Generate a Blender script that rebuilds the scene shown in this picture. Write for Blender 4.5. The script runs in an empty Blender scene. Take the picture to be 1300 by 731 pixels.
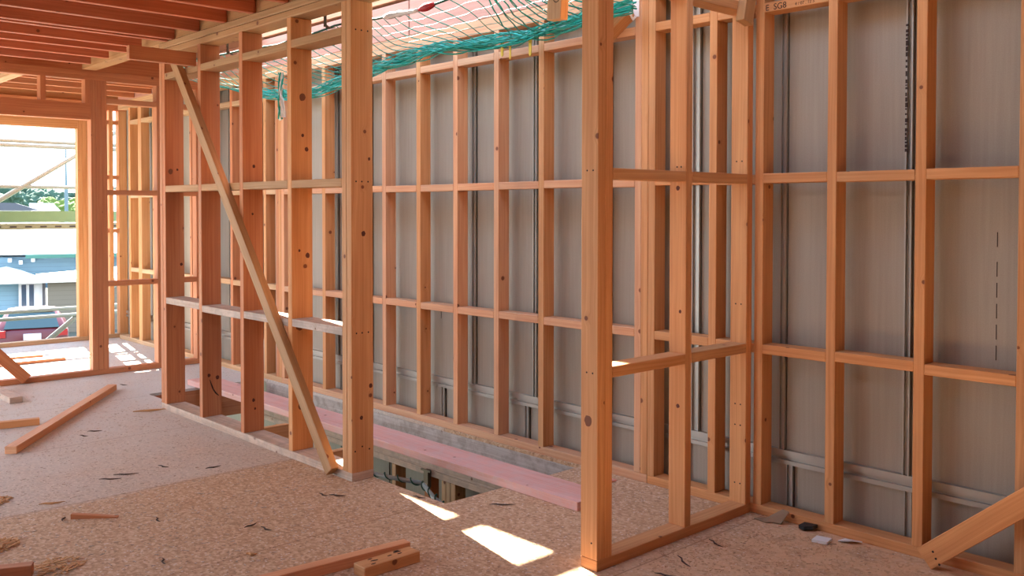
import bpy, bmesh, math, random
from mathutils import Vector, Matrix, noise
random.seed(11)
C = bpy.context.scene.collection
SC = bpy.context.scene

# ------------------------------------------------------------------ materials
def srgb(r, g, b):
    f = lambda c: (c / 255 / 12.92) if c / 255 <= 0.04045 else ((c / 255 + 0.055) / 1.055) ** 2.4
    return (f(r), f(g), f(b), 1)

class NT:
    def __init__(self, name):
        self.m = bpy.data.materials.new(name)
        self.m.use_nodes = True
        self.t = self.m.node_tree
        self.b = self.t.nodes['Principled BSDF']
    def n(self, kind, **kw):
        x = self.t.nodes.new(kind)
        for k, v in kw.items():
            setattr(x, k, v)
        return x
    def l(self, a, b):
        self.t.links.new(a, b)
    def val(self, sock, v):
        if hasattr(v, 'is_linked'):
            self.l(v, sock)
        else:
            sock.default_value = v
    def math(self, op, a, b=0.0, c=None, clamp=False):
        x = self.n('ShaderNodeMath', operation=op, use_clamp=clamp)
        self.val(x.inputs[0], a); self.val(x.inputs[1], b)
        if c is not None: self.val(x.inputs[2], c)
        return x.outputs[0]
    def mix(self, f, a, b, mode='MIX'):
        x = self.n('ShaderNodeMix', data_type='RGBA', blend_type=mode)
        self.val(x.inputs[0], f); self.val(x.inputs[6], a); self.val(x.inputs[7], b)
        return x.outputs[2]
    def ramp(self, f, stops):
        x = self.n('ShaderNodeValToRGB')
        e = x.color_ramp.elements
        while len(e) < len(stops): e.new(0.5)
        for i, (p, c) in enumerate(stops):
            e[i].position = p; e[i].color = c
        self.l(f, x.inputs[0])
        return x.outputs[0]
    def noise(self, vec, scale, detail=3, rough=0.5):
        x = self.n('ShaderNodeTexNoise')
        x.inputs['Scale'].default_value = scale
        x.inputs['Detail'].default_value = detail
        x.inputs['Roughness'].default_value = rough
        self.l(vec, x.inputs['Vector'])
        return x.outputs['Fac']
    def smooth(self, v, a, b):
        x = self.n('ShaderNodeMapRange', interpolation_type='SMOOTHSTEP')
        self.val(x.inputs['Value'], v)
        x.inputs['From Min'].default_value = a; x.inputs['From Max'].default_value = b
        return x.outputs['Result']
    def bump(self, h, strength=0.2, dist=0.002):
        x = self.n('ShaderNodeBump')
        x.inputs['Strength'].default_value = strength; x.inputs['Distance'].default_value = dist
        self.l(h, x.inputs['Height']); self.l(x.outputs[0], self.b.inputs['Normal'])

def plain(name, col, rough=0.6, metal=0.0, spec=0.5):
    k = NT(name)
    co = k.n('ShaderNodeTexCoord')
    f = k.noise(co.outputs['Object'], 9, 3)
    c2 = tuple(min(1, c * 0.86) for c in col[:3]) + (1,)
    k.l(k.mix(f, c2, col), k.b.inputs['Base Color'])
    k.b.inputs['Roughness'].default_value = rough
    k.b.inputs['Metallic'].default_value = metal
    k.b.inputs['Specular IOR Level'].default_value = spec
    return k.m

def wood(name, light, dark, knot=(0.16, 0.045, 0.02, 1), knots=0.42, jit=0.10, dirt=None, dirt_amt=0.0, rough=0.62):
    k = NT(name)
    uv = k.n('ShaderNodeUVMap')
    info = k.n('ShaderNodeObjectInfo')
    rnd = info.outputs['Random']
    off = k.n('ShaderNodeCombineXYZ')
    k.l(k.math('MULTIPLY', rnd, 53.0), off.inputs[0]); k.l(k.math('MULTIPLY', rnd, 19.0), off.inputs[1])
    add = k.n('ShaderNodeVectorMath', operation='ADD')
    k.l(uv.outputs[0], add.inputs[0]); k.l(off.outputs[0], add.inputs[1])
    P = add.outputs[0]
    vor = k.n('ShaderNodeTexVoronoi', voronoi_dimensions='2D', feature='F1')
    vor.inputs['Scale'].default_value = 4.2
    k.l(P, vor.inputs['Vector'])
    d = vor.outputs['Distance']
    sepc = k.n('ShaderNodeSeparateColor'); k.l(vor.outputs['Color'], sepc.inputs[0])
    keep = k.math('GREATER_THAN', sepc.outputs[0], 1.0 - knots)
    size = k.math('MULTIPLY_ADD', sepc.outputs[1], 0.035, 0.022)
    kn = k.math('MULTIPLY', k.math('SUBTRACT', 1.0, k.smooth(k.math('DIVIDE', d, size), 0.75, 1.25)), keep)
    halo = k.math('MULTIPLY', k.math('SUBTRACT', 1.0, k.smooth(d, 0.03, 0.16)), keep)
    sep = k.n('ShaderNodeSeparateXYZ'); k.l(P, sep.inputs[0])
    wob = k.noise(P, 2.3, 2)
    v = k.math('ADD', sep.outputs[1], k.math('MULTIPLY', k.math('SUBTRACT', wob, 0.5), 0.03))
    v = k.math('ADD', v, k.math('MULTIPLY', halo, 0.014))
    g = k.n('ShaderNodeCombineXYZ')
    k.l(k.math('MULTIPLY', sep.outputs[0], 0.55), g.inputs[0]); k.l(k.math('MULTIPLY', v, 55.0), g.inputs[1])
    grain = k.noise(g.outputs[0], 1.6, 4, 0.62)
    g2 = k.n('ShaderNodeCombineXYZ')
    k.l(k.math('MULTIPLY', sep.outputs[0], 1.2), g2.inputs[0]); k.l(k.math('MULTIPLY', v, 12.0), g2.inputs[1])
    broad = k.noise(g2.outputs[0], 1.3, 2)
    t = k.math('ADD', k.math('MULTIPLY', grain, 0.7), k.math('MULTIPLY', broad, 0.5))
    col = k.ramp(t, [(0.42, light), (0.74, dark)])
    tint = k.mix(rnd, (1 + jit, 1 - jit * .05, 1 - jit * .7, 1), (1 - jit * .6, 1 - jit * .6, 1 - jit * .1, 1))
    col = k.mix(1.0, col, tint, 'MULTIPLY')
    col = k.mix(k.math('MULTIPLY', halo, 0.35), col, dark)
    col = k.mix(k.math('MULTIPLY', kn, 0.9), col, knot)
    if dirt:
        dn = k.noise(P, 11, 5, 0.65)
        col = k.mix(k.math('MULTIPLY', k.smooth(dn, 0.42, 0.62), dirt_amt), col, dirt)
    k.l(col, k.b.inputs['Base Color'])
    k.b.inputs['Roughness'].default_value = rough
    k.b.inputs['Specular IOR Level'].default_value = 0.3
    k.bump(grain, 0.12, 0.001)
    return k.m

PINE = wood('pine', (0.66, 0.37, 0.165, 1), (0.50, 0.235, 0.09, 1))
PINEP = wood('pine_pink', (0.71, 0.43, 0.24, 1), (0.57, 0.28, 0.145, 1))
PINER = wood('pine_red', (0.58, 0.265, 0.12, 1), (0.44, 0.165, 0.07, 1))
JOIST = wood('joist_wood', (0.57, 0.215, 0.115, 1), (0.42, 0.135, 0.065, 1), jit=.14)
PALE = wood('pine_pale', (0.62, 0.43, 0.25, 1), (0.44, 0.28, 0.14, 1))
TAN = wood('pine_tan', (0.48, 0.30, 0.145, 1), (0.36, 0.20, 0.085, 1))
WEATH = wood('pine_weathered', (0.60, 0.50, 0.41, 1), (0.42, 0.32, 0.24, 1), dirt=(0.30, 0.25, 0.21, 1), dirt_amt=0.5)
PINK = wood('pink_plank_wood', (0.80, 0.49, 0.42, 1), (0.66, 0.35, 0.28, 1), knots=.3, dirt=(0.63, 0.47, 0.45, 1), dirt_amt=0.45)
RIM = wood('rim_wood', (0.66, 0.62, 0.57, 1), (0.46, 0.41, 0.36, 1), dirt=(0.22, 0.16, 0.12, 1), dirt_amt=0.45, knots=.3)
BEAM = wood('beam_wood', (0.56, 0.33, 0.25, 1), (0.46, 0.24, 0.18, 1), knots=.15)
CUT = plain('cut_end', (0.42, 0.22, 0.09, 1), 0.8)
STEEL = plain('galvanised', (0.44, 0.43, 0.39, 1), 0.42, 0.5)
STEELD = plain('dark_steel', (0.12, 0.09, 0.06, 1), 0.5, 0.6)
INK = plain('ink', (0.03, 0.014, 0.01, 1), 0.8)
NET = plain('net_teal', (0.006, 0.36, 0.29, 1), 0.5)
NETL = plain('net_light', (0.02, 0.33, 0.27, 1), 0.5)
NETW = plain('net_white', (0.70, 0.74, 0.72, 1), 0.5)
ROPE = plain('rope_green', (0.004, 0.10, 0.075, 1), 0.6)
WHITE = plain('white_plastic', (0.86, 0.87, 0.88, 1), 0.4)
RED = plain('red_tag', (0.45, 0.02, 0.03, 1), 0.5)
YELLOW = plain('yellow_tape', (0.62, 0.45, 0.04, 1), 0.5)
BLACK = plain('black_scrap', (0.012, 0.012, 0.013, 1), 0.6)
TUBEW = plain('sleeve_blue_white', (0.55, 0.66, 0.72, 1), 0.4)

def floor_material():
    k = NT('particle_board')
    co = k.n('ShaderNodeTexCoord'); P = co.outputs['Object']
    f1 = k.noise(P, 55, 5, 0.7)
    mp = k.n('ShaderNodeMapping'); mp.inputs['Scale'].default_value = (24, 60, 1); mp.inputs['Rotation'].default_value = (0, 0, 0.5)
    k.l(P, mp.inputs[0])
    f2 = k.noise(mp.outputs[0], 1.0, 3, 0.6)
    vor = k.n('ShaderNodeTexVoronoi'); vor.inputs['Scale'].default_value = 70; k.l(P, vor.inputs['Vector'])
    sc = k.n('ShaderNodeSeparateColor'); k.l(vor.outputs['Color'], sc.inputs[0])
    t = k.math('ADD', k.math('MULTIPLY', f1, 0.5), k.math('ADD', k.math('MULTIPLY', f2, 0.3), k.math('MULTIPLY', sc.outputs[0], 0.2)))
    base = k.ramp(t, [(0.28, (0.30, 0.18, 0.10, 1)), (0.48, (0.54, 0.345, 0.205, 1)), (0.70, (0.76, 0.57, 0.40, 1))])
    # pale construction dust lying over the sheets away from the working corner
    big = k.noise(P, 1.1, 4, 0.6)
    sep = k.n('ShaderNodeSeparateXYZ'); k.l(P, sep.inputs[0])
    nx = k.math('MULTIPLY', sep.outputs[0], -1.0)
    d1 = k.math('MULTIPLY', k.smooth(k.math('ADD', nx, k.math('MULTIPLY', k.math('SUBTRACT', big, .5), .10)), 4.76, 4.84), k.math('MULTIPLY_ADD', k.noise(P, 3.5, 5, .65), .6, .12))
    d2 = k.math('MULTIPLY', k.smooth(k.math('ADD', nx, k.math('MULTIPLY', big, 1.6)), 5.2, 8.0), 0.45)
    dust = k.math('ADD', d1, d2, clamp=True)
    base = k.mix(dust, base, (0.61, 0.605, 0.58, 1))
    v3 = k.n('ShaderNodeTexVoronoi'); v3.inputs['Scale'].default_value = 46; k.l(P, v3.inputs['Vector'])
    s3 = k.n('ShaderNodeSeparateColor'); k.l(v3.outputs['Color'], s3.inputs[0])
    sp3 = k.math('MULTIPLY', k.math('LESS_THAN', v3.outputs['Distance'], 0.22), k.math('GREATER_THAN', s3.outputs[2], 0.72))
    base = k.mix(k.math('MULTIPLY', sp3, 0.85), base, (0.74, 0.66, 0.58, 1))
    sp4 = k.math('MULTIPLY', k.math('LESS_THAN', v3.outputs['Distance'], 0.20), k.math('LESS_THAN', s3.outputs[2], 0.16))
    base = k.mix(k.math('MULTIPLY', sp4, 0.75), base, (0.22, 0.14, 0.09, 1))
    # orange saw dust drift round the corner
    sd = k.smooth(k.math('ADD', sep.outputs[0], k.math('MULTIPLY', k.noise(P, 2.2, 4, 0.6), 1.5)), -2.1, -1.3)
    sdn = k.math('MULTIPLY', sd, k.smooth(k.noise(P, 9, 5, 0.7), 0.3, 0.62))
    base = k.mix(k.math('MULTIPLY', sdn, 0.85), base, (0.72, 0.46, 0.27, 1))
    # dark specks
    v2 = k.n('ShaderNodeTexVoronoi'); v2.inputs['Scale'].default_value = 23; k.l(P, v2.inputs['Vector'])
    s2 = k.n('ShaderNodeSeparateColor'); k.l(v2.outputs['Color'], s2.inputs[0])
    sp = k.math('MULTIPLY', k.math('LESS_THAN', v2.outputs['Distance'], 0.16), k.math('GREATER_THAN', s2.outputs[1], 0.82))
    base = k.mix(k.math('MULTIPLY', sp, 0.6), base, (0.14, 0.085, 0.055, 1))
    # sheet joints
    br = k.n('ShaderNodeTexBrick'); br.offset = 0.5
    mb = k.n('ShaderNodeMapping'); mb.inputs['Rotation'].default_value = (0, 0, math.pi / 2); mb.inputs['Location'].default_value = (0.0, 1.22 - 0.02, 0)
    k.l(P, mb.inputs[0]); k.l(mb.outputs[0], br.inputs['Vector'])
    br.inputs['Scale'].default_value = 1.0; br.inputs['Brick Width'].default_value = 80.0; br.inputs['Row Height'].default_value = 1.2
    br.inputs['Mortar Size'].default_value = 0.0035; br.inputs['Mortar Smooth'].default_value = 0.0
    br.inputs['Color1'].default_value = (1, 1, 1, 1); br.inputs['Color2'].default_value = (0.93, 0.92, 0.90, 1)
    br.inputs['Mortar'].default_value = (0.62, 0.54, 0.48, 1)
    base = k.mix(1.0, base, br.outputs['Color'], 'MULTIPLY')
    k.l(base, k.b.inputs['Base Color'])
    k.b.inputs['Roughness'].default_value = 0.75
    k.b.inputs['Specular IOR Level'].default_value = 0.25
    k.bump(f1, 0.25, 0.004)
    return k.m
FLOOR = floor_material()

def panel_material():
    k = NT('liner_board')
    co = k.n('ShaderNodeTexCoord'); P = co.outputs['Object']
    mp = k.n('ShaderNodeMapping'); mp.inputs['Scale'].default_value = (60, 60, 2.0); k.l(P, mp.inputs[0])
    f = k.noise(mp.outputs[0], 1.0, 3)
    g = k.noise(P, 180, 2)
    c = k.ramp(k.math('ADD', k.math('MULTIPLY', f, 0.6), k.math('MULTIPLY', g, 0.4)), [(0.3, (0.315, 0.288, 0.235, 1)), (0.7, (0.385, 0.355, 0.295, 1))])
    k.l(c, k.b.inputs['Base Color']); k.b.inputs['Roughness'].default_value = 0.55
    return k.m
PANEL = panel_material()

def board_siding(name, col, pitch=0.16):
    k = NT(name)
    co = k.n('ShaderNodeTexCoord'); sep = k.n('ShaderNodeSeparateXYZ'); k.l(co.outputs['Object'], sep.inputs[0])
    fr = k.math('FRACT', k.math('DIVIDE', sep.outputs[2], pitch))
    ln = k.smooth(fr, 0.0, 0.10)
    k.l(k.mix(ln, tuple(c * 0.6 for c in col[:3]) + (1,), col), k.b.inputs['Base Color'])
    k.b.inputs['Roughness'].default_value = 0.6
    return k.m

# ------------------------------------------------------------------ mesh helpers
def link(ob, parent=None):
    C.objects.link(ob)
    if parent: ob.parent = parent
    return ob

def root(name, loc, label, cat, group=None, rz=0.0):
    o = bpy.data.objects.new(name, None)
    C.objects.link(o)
    o.location = loc; o.rotation_euler = (0, 0, rz); o.empty_display_size = 0.1
    o['label'] = label; o['category'] = cat; o['kind'] = 'thing'
    if group: o['group'] = group
    return o

def tag(o, label, cat, group=None, kind='thing'):
    o['label'] = label; o['category'] = cat; o['kind'] = kind
    if group: o['group'] = group
    return o

def timber_mesh(name, L, w, t, mat, bev=0.0025):
    """board with its length on local X, width on Y, thickness on Z; UV in metres along the grain"""
    bm = bmesh.new()
    bmesh.ops.create_cube(bm, size=1.0)
    for v in bm.verts:
        v.co = Vector((v.co.x * L, v.co.y * w, v.co.z * t))
    b = min(bev, w * .2, t * .2, L * .2)
    bmesh.ops.bevel(bm, geom=list(bm.edges), offset=b, segments=1, affect='EDGES', profile=0.5)
    uv = bm.loops.layers.uv.new('UVMap')
    offs = [random.uniform(0, 9) for _ in range(6)]
    for f in bm.faces:
        n = f.normal
        ax = max(range(3), key=lambda i: abs(n[i]))
        o = offs[ax * 2 + (1 if n[ax] > 0 else 0)]
        for lp in f.loops:
            c = lp.vert.co
            if ax == 0: lp[uv].uv = (c.y * 0.3 + o, c.z + o)
            elif ax == 1: lp[uv].uv = (c.x + o, c.z + o)
            else: lp[uv].uv = (c.x + o, c.y + o)
    me = bpy.data.meshes.new(name)
    bm.to_mesh(me); bm.free()
    me.materials.append(mat)
    return me

def tb(name, x, y, z, mat, parent=None, axis=None, bev=0.0025):
    """axis-aligned timber between the given world extents"""
    d = [x[1] - x[0], y[1] - y[0], z[1] - z[0]]
    if axis is None: axis = max(range(3), key=lambda i: d[i])
    c = Vector(((x[0] + x[1]) / 2, (y[0] + y[1]) / 2, (z[0] + z[1]) / 2))
    if axis == 0: M = Matrix(((1, 0, 0), (0, 1, 0), (0, 0, 1))); L, w, t = d[0], d[1], d[2]
    elif axis == 1: M = Matrix(((0, -1, 0), (1, 0, 0), (0, 0, 1))); L, w, t = d[1], d[0], d[2]
    else: M = Matrix(((0, 0, 1), (0, 1, 0), (-1, 0, 0))); L, w, t = d[2], d[1], d[0]
    ob = bpy.data.objects.new(name, timber_mesh(name, L, w, t, mat, bev))
    link(ob, parent)
    base = parent_world(parent)
    ob.matrix_local = base.inverted() @ Matrix.Translation(c) @ M.to_4x4()
    return ob

def parent_world(p):
    if p is None: return Matrix.Identity(4)
    m = p.matrix_basis.copy()
    q = p.parent
    while q:
        m = q.matrix_basis @ m; q = q.parent
    return m

def board(name, p0, p1, w, t, side, mat, parent=None):
    """free timber from p0 to p1 (centre line); 'side' gives the direction of its width w"""
    p0 = Vector(p0); p1 = Vector(p1)
    X = (p1 - p0).normalized(); S = Vector(side); Y = (S - X * S.dot(X)).normalized(); Z = X.cross(Y)
    ob = bpy.data.objects.new(name, timber_mesh(name, (p1 - p0).length, w, t, mat))
    link(ob, parent)
    M = Matrix((X, Y, Z)).transposed().to_4x4()
    ob.matrix_local = parent_world(parent).inverted() @ Matrix.Translation((p0 + p1) / 2) @ M
    return ob

class MB:
    """collects boxes, tubes and polygons in world coordinates for one mesh"""
    def __init__(self): self.bm = bmesh.new()
    def box(self, x, y, z, M=None):
        vs = [Vector((a, b, c)) for c in z for b in y for a in x]
        if M is not None: vs = [M @ v for v in vs]
        v = [self.bm.verts.new(q) for q in vs]
        for f in ((0, 2, 3, 1), (4, 5, 7, 6), (0, 1, 5, 4), (2, 6, 7, 3), (0, 4, 6, 2), (1, 3, 7, 5)):
            self.bm.faces.new([v[i] for i in f])
        return self
    def tube(self, pts, r, n=6, cap=True):
        pts = [Vector(p) for p in pts]
        rings = []
        up = Vector((0, 0, 1))
        for i, p in enumerate(pts):
            t = (pts[min(i + 1, len(pts) - 1)] - pts[max(i - 1, 0)]).normalized()
            a = up if abs(t.z) < 0.9 else Vector((1, 0, 0))
            u = t.cross(a).normalized(); w = t.cross(u)
            rr = r[i] if isinstance(r, (list, tuple)) else r
            rings.append([self.bm.verts.new(p + (u * math.cos(k * 2 * math.pi / n) + w * math.sin(k * 2 * math.pi / n)) * rr) for k in range(n)])
        for a, b in zip(rings, rings[1:]):
            for k in range(n):
                self.bm.faces.new((a[k], a[(k + 1) % n], b[(k + 1) % n], b[k]))
        if cap:
            self.bm.faces.new(rings[0]); self.bm.faces.new(rings[-1][::-1])
        return self
    def prism(self, poly, d):
        """polygon (list of points) extruded by vector d"""
        d = Vector(d)
        a = [self.bm.verts.new(Vector(p)) for p in poly]
        b = [self.bm.verts.new(Vector(p) + d) for p in poly]
        n = len(a)
        self.bm.faces.new(a[::-1]); self.bm.faces.new(b)
        for i in range(n):
            self.bm.faces.new((a[i], a[(i + 1) % n], b[(i + 1) % n], b[i]))
        return self
    def build(self, name, mat, parent=None, smooth=False, origin=None):
        bmesh.ops.recalc_face_normals(self.bm, faces=list(self.bm.faces))
        me = bpy.data.meshes.new(name)
        if smooth:
            for f in self.bm.faces: f.smooth = True
        vs = [v.co for v in self.bm.verts]
        if origin is None and parent is None:
            origin = Vector((sum(v.x for v in vs) / len(vs), sum(v.y for v in vs) / len(vs), min(v.z for v in vs)))
        W = parent_world(parent)
        inv = W.inverted() if parent else Matrix.Translation(-Vector(origin))
        self.bm.transform(inv)
        self.bm.to_mesh(me); self.bm.free()
        me.materials.append(mat)
        ob = bpy.data.objects.new(name, me)
        link(ob, parent)
        if not parent: ob.location = origin
        return ob

def struct(ob):
    ob['kind'] = 'structure'
    return ob

# ------------------------------------------------------------------ levels
T, D, D1 = 0.045, 0.09, 0.138          # timber thickness, frame depths
YW = 3.861                              # face of the long wall frame
YP = 4.00                               # face of the liner boards
Y1 = 2.725                              # face of the left partition
Y1B = Y1 + D1
XF = -8.40                              # face of the far wall
XO = -10.72                             # face of the outer wall
X2 = -2.47                              # face of the short partition
HT = 2.555                              # top of the studs
N1, N2, N3 = 0.8155, 1.618, 2.42       # tops of the three rows of nogs
HC = 2.645                              # underside of the ceiling joists

# ------------------------------------------------------------------ the setting
VX0, VX1, VY0 = -7.27, -3.565, Y1B      # the stair opening in the floor
fl = MB()
fl.box((XO - 0.10, 2.9), (-4.5, VY0), (-0.02, 0.0))
fl.box((XO - 0.10, VX0), (VY0, YW + D), (-0.02, 0.0))
fl.box((VX1, 2.9), (VY0, YW + D), (-0.02, 0.0))
fl.box((VX0, VX1), (YW - 0.012, YW + D), (-0.02, 0.0))
floor = struct(fl.build('floor', FLOOR, origin=(0, 0, 0)))

dk = MB()
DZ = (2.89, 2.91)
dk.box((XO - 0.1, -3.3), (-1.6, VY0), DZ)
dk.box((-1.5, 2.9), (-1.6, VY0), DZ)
dk.box((-3.3, -1.5), (-1.6, .4), DZ)  # hole left in the unseen ceiling, added to light the right corner
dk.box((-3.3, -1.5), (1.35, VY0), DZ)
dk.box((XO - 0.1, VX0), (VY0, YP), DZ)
dk.box((VX1, 2.9), (3.46, YP), DZ)  # stair well slot widened here to let more sun reach the floor
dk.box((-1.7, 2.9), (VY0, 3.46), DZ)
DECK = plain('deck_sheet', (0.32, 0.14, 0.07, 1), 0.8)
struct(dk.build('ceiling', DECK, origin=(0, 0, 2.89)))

wb = MB()
wb.box((XO - 0.1, 3.0), (YP, YP + 0.03), (-2.75, 5.56))
wall_back = struct(wb.build('wall_back', PANEL, origin=(0, YP, 0)))
WRAP = plain('warm_bounce_lining', (0.34, 0.155, 0.06, 1), 0.8)  # colour of the unseen walls, made orange-brown to bounce warm light
wf = MB(); wf.box((-4.7, 2.12), (-1.72, -1.6), (-0.02, 2.89))  # unseen wall added to keep sky light off the right side
struct(wf.build('wall_front_unseen', WRAP, origin=(0, -1.6, 0)))
lw = MB(); lw.box((-9.2, 2.12), (-1.72, -1.6), (-2.75, -0.02)); lw.box((2.0, 2.12), (-1.6, YP), (-2.75, -.02))  # unseen walls added to keep daylight out of the storey below
struct(lw.build('wall_lower_unseen', WRAP, origin=(0, -1.6, -2.75)))
wr = MB(); wr.box((2.0, 2.12), (-1.6, YP), (-0.02, 2.89))
struct(wr.build('wall_right', WRAP, origin=(2.0, 0, 0)))

# galvanised strips that hold the liner boards
for xs in (-0.58, -1.178, -1.776, -2.378, -2.885, -3.48, -4.078, -4.655, -5.25, -5.85, -6.318, -6.95, -7.55, -8.15, -8.75, -9.35, -9.95):
    m = MB()
    w = 0.032 if xs < -2.8 or xs > -2.9 else 0.06
    w = 0.048 if abs(xs + 2.885) < .01 else 0.030
    m.box((xs - w / 2, xs - w / 2 + 0.006), (YP - 0.024, YP), (0.30, 5.4))
    m.box((xs + w / 2 - 0.006, xs + w / 2), (YP - 0.024, YP), (0.30, 5.4))
    m.box((xs - w / 2, xs + w / 2), (YP - 0.008, YP), (0.30, 5.4))
    m.build('steel_strip', STEEL, wall_back)
for xs in (-1.765, -2.335, -2.94, -3.55, -4.15, -4.98, -5.6, -6.25, -7.0):
    m = MB()
    m.box((xs - 0.017, xs + 0.017), (YP - 0.010, YP), (-2.7, 0.235))
    m.box((xs - 0.017, xs - 0.012), (YP - 0.022, YP), (-2.7, 0.235))
    m.box((xs + 0.012, xs + 0.017), (YP - 0.022, YP), (-2.7, 0.235))
    m.build('steel_strip', STEEL, wall_back)
m = MB()
m.box((XO, 2.9), (YP - 0.026, YP), (0.272, 0.300))
m.box((XO, 2.9), (YP - 0.010, YP), (0.252, 0.272))
m.box((XO, 2.9), (YP - 0.026, YP), (0.232, 0.252))
m.build('steel_channel', STEEL, wall_back)
m = MB()
for xs, z0, z1 in ((-1.42, 0.84, 1.25), (-1.42, 1.30, 1.38), (-2.14, 0.35, 0.70), (-2.14, 2.15, 2.3), (-3.30, 1.0, 1.3), (-4.45, 0.3, 0.6), (-5.02, 0.7, 0.8)):
    z = z0
    while z < z1:
        m.box((xs - 0.0015, xs + 0.0015), (YP - 0.0015, YP), (z, min(z + 0.06, z1))); z += 0.085
m.build('pencil_mark', INK, wall_back)
m = MB(); z = 1.70
while z < 2.25:
    h = random.uniform(.006, .022)
    m.box((-1.792, -1.792 + random.choice((.008, .010, .012))), (YP - .0255, YP - .0245), (z, z + h)); z += h + random.choice((.004, .005, .014))
m.build('printed_text', INK, wall_back)

# ------------------------------------------------------------------ frames
def nails(pts, normal, parent, name='nail_pattern', r=0.0035):
    """small dark nail holes on a face whose outward normal is +X, -Y ..."""
    m = MB(); n = Vector(normal)
    a = Vector((0, 0, 1)); b = n.cross(a)
    for p in pts:
        p = Vector(p)
        m.prism([p + (a * math.cos(k * math.pi / 3) + b * math.sin(k * math.pi / 3)) * r for k in range(6)], n * 0.0012)
    return m.build(name, INK, parent)

def frame_x(name, label, x0, x1, yf, depth, studs, nogs, mats, ztop=HT, top=True, plate=(0.0, T), nog_skip=(), plate_mat=None, top_ext=None, group=None):
    """stud frame running along X; studs = list of left edges; nogs between neighbours at the given tops"""
    r = root(name, ((x0 + x1) / 2, yf + depth / 2, plate[0]), label, 'wall frame', group)
    sm, nm = mats
    tb('bottom_plate', (x0, x1), (yf, yf + depth), plate, plate_mat or nm, r)
    if top:
        e = top_ext or (x0, x1)
        tb('top_plate', e, (yf, yf + depth), (ztop, ztop + T), nm, r)
        tb('top_plate', e, (yf, yf + depth), (ztop + T, ztop + 2 * T), nm, r)
    for i, s in enumerate(studs):
        m = sm[i % len(sm)] if isinstance(sm, (list, tuple)) else sm
        tb('stud', (s, s + T), (yf, yf + depth), (plate[1], ztop), m, r, axis=2)
    for j, z in enumerate(nogs):
        for i, (a, b) in enumerate(zip(studs, studs[1:])):
            if b - a - T < 0.02 or (i, j) in nog_skip: continue
            dz = random.uniform(-.004, .004)
            tb('nog', (a + T, b), (yf, yf + depth), (z - T + dz, z + dz), nm, r)
    return r

# long wall, right of the triple stud
SB = [-3.104, -2.721, -2.459, -2.090, -1.695, -1.297, -0.90, -0.50, -0.10, 0.30, 0.70, 1.10, 1.50]
fB = frame_x('wall_frame', 'open timber stud frame at the right, in front of dull grey-brown liner boards', -3.104, 1.7, YW, D, SB, (N1, N2, N3), ([PINE], PINE), plate_mat=PINE)
# long wall, middle length behind the stair opening
SA = [-6.975, -6.334, -5.93, -5.524, -5.118, -4.722, -4.323, -3.928, -3.53, -3.195, -3.150]
fA = frame_x('wall_frame', 'long timber stud frame beyond the stair opening, under the green net', -6.976, -3.105, YW, D, SA, (N1, N2, N3), ([PINEP, PINE, PINEP], PINEP), plate_mat=PINEP)
# long wall, far left length
SCc = [-9.27, -8.755, -8.36, -7.898, -7.279, -7.068, -7.022]
fC = frame_x('wall_frame', 'timber stud frame seen through the braced partition, left of the tall double stud', -9.27, -6.977, YW, D, SCc, (N1, N2, N3), ([PINE, PINER], PALE), plate_mat=PALE)
SD = [-10.309, -10.045, -10.0, -9.66, -9.32]
fD = frame_x('wall_frame', 'sunlit timber stud frame on the side wall of the end room', -10.62 + .006, -9.275, YW, D, SD, (N1, N2, N3), ([PINE], PALE), plate_mat=PALE)

# left partition with its double end post, 140 mm timber
r1 = root('partition_frame', (-5.42, Y1 + D1 / 2, 0), 'timber partition frame with a diagonal brace, standing left of the stair opening', 'wall frame')
r1x0, r1x1 = -6.68, -4.180
tb('bottom_plate', (r1x0, r1x1), (Y1, Y1B), (0, T), WEATH, r1)
tb('top_plate', (r1x0, -2.56), (Y1, Y1B), (HT, HT + T - .0015), TAN, r1, bev=.006)
tb('top_plate', (r1x0, -2.56), (Y1, Y1B), (HT + T, HC), TAN, r1, bev=.006)
S1 = [-6.68, -6.632, -6.042, -5.445, -4.848, -4.272, -4.2255]
posts = []
for i, s in enumerate(S1):
    posts.append(tb('stud', (s, s + T - (0.0 if i not in (0, 5) else 0.001)), (Y1, Y1B), (T, HT), PINER if i < 4 else PINE, r1, axis=2))
for j, (z, mt) in enumerate(((N1, WEATH), (N2, TAN), (N3, TAN))):
    for a, b in ((1, 2), (2, 3), (3, 4), (4, 5)):
        dz = -0.012 if (j == 0 and a == 2) else random.uniform(-.003, .003)
        tb('nog', (S1[a] + T, S1[b]), (Y1, Y1B), (z - T + dz, z + dz), mt, r1)
nails([(r1x1, Y1 + 0.03 + q * 0.036, z) for z in (N1 - .025, N2 - .02, N3 - .02) for q in (0, 1, 2.1)] +
      [(r1x1, 2.745 + q * .045, 0.16 + 0.02 * (q % 2)) for q in range(3)], (1, 0, 0), posts[6], r=0.005)
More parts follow.
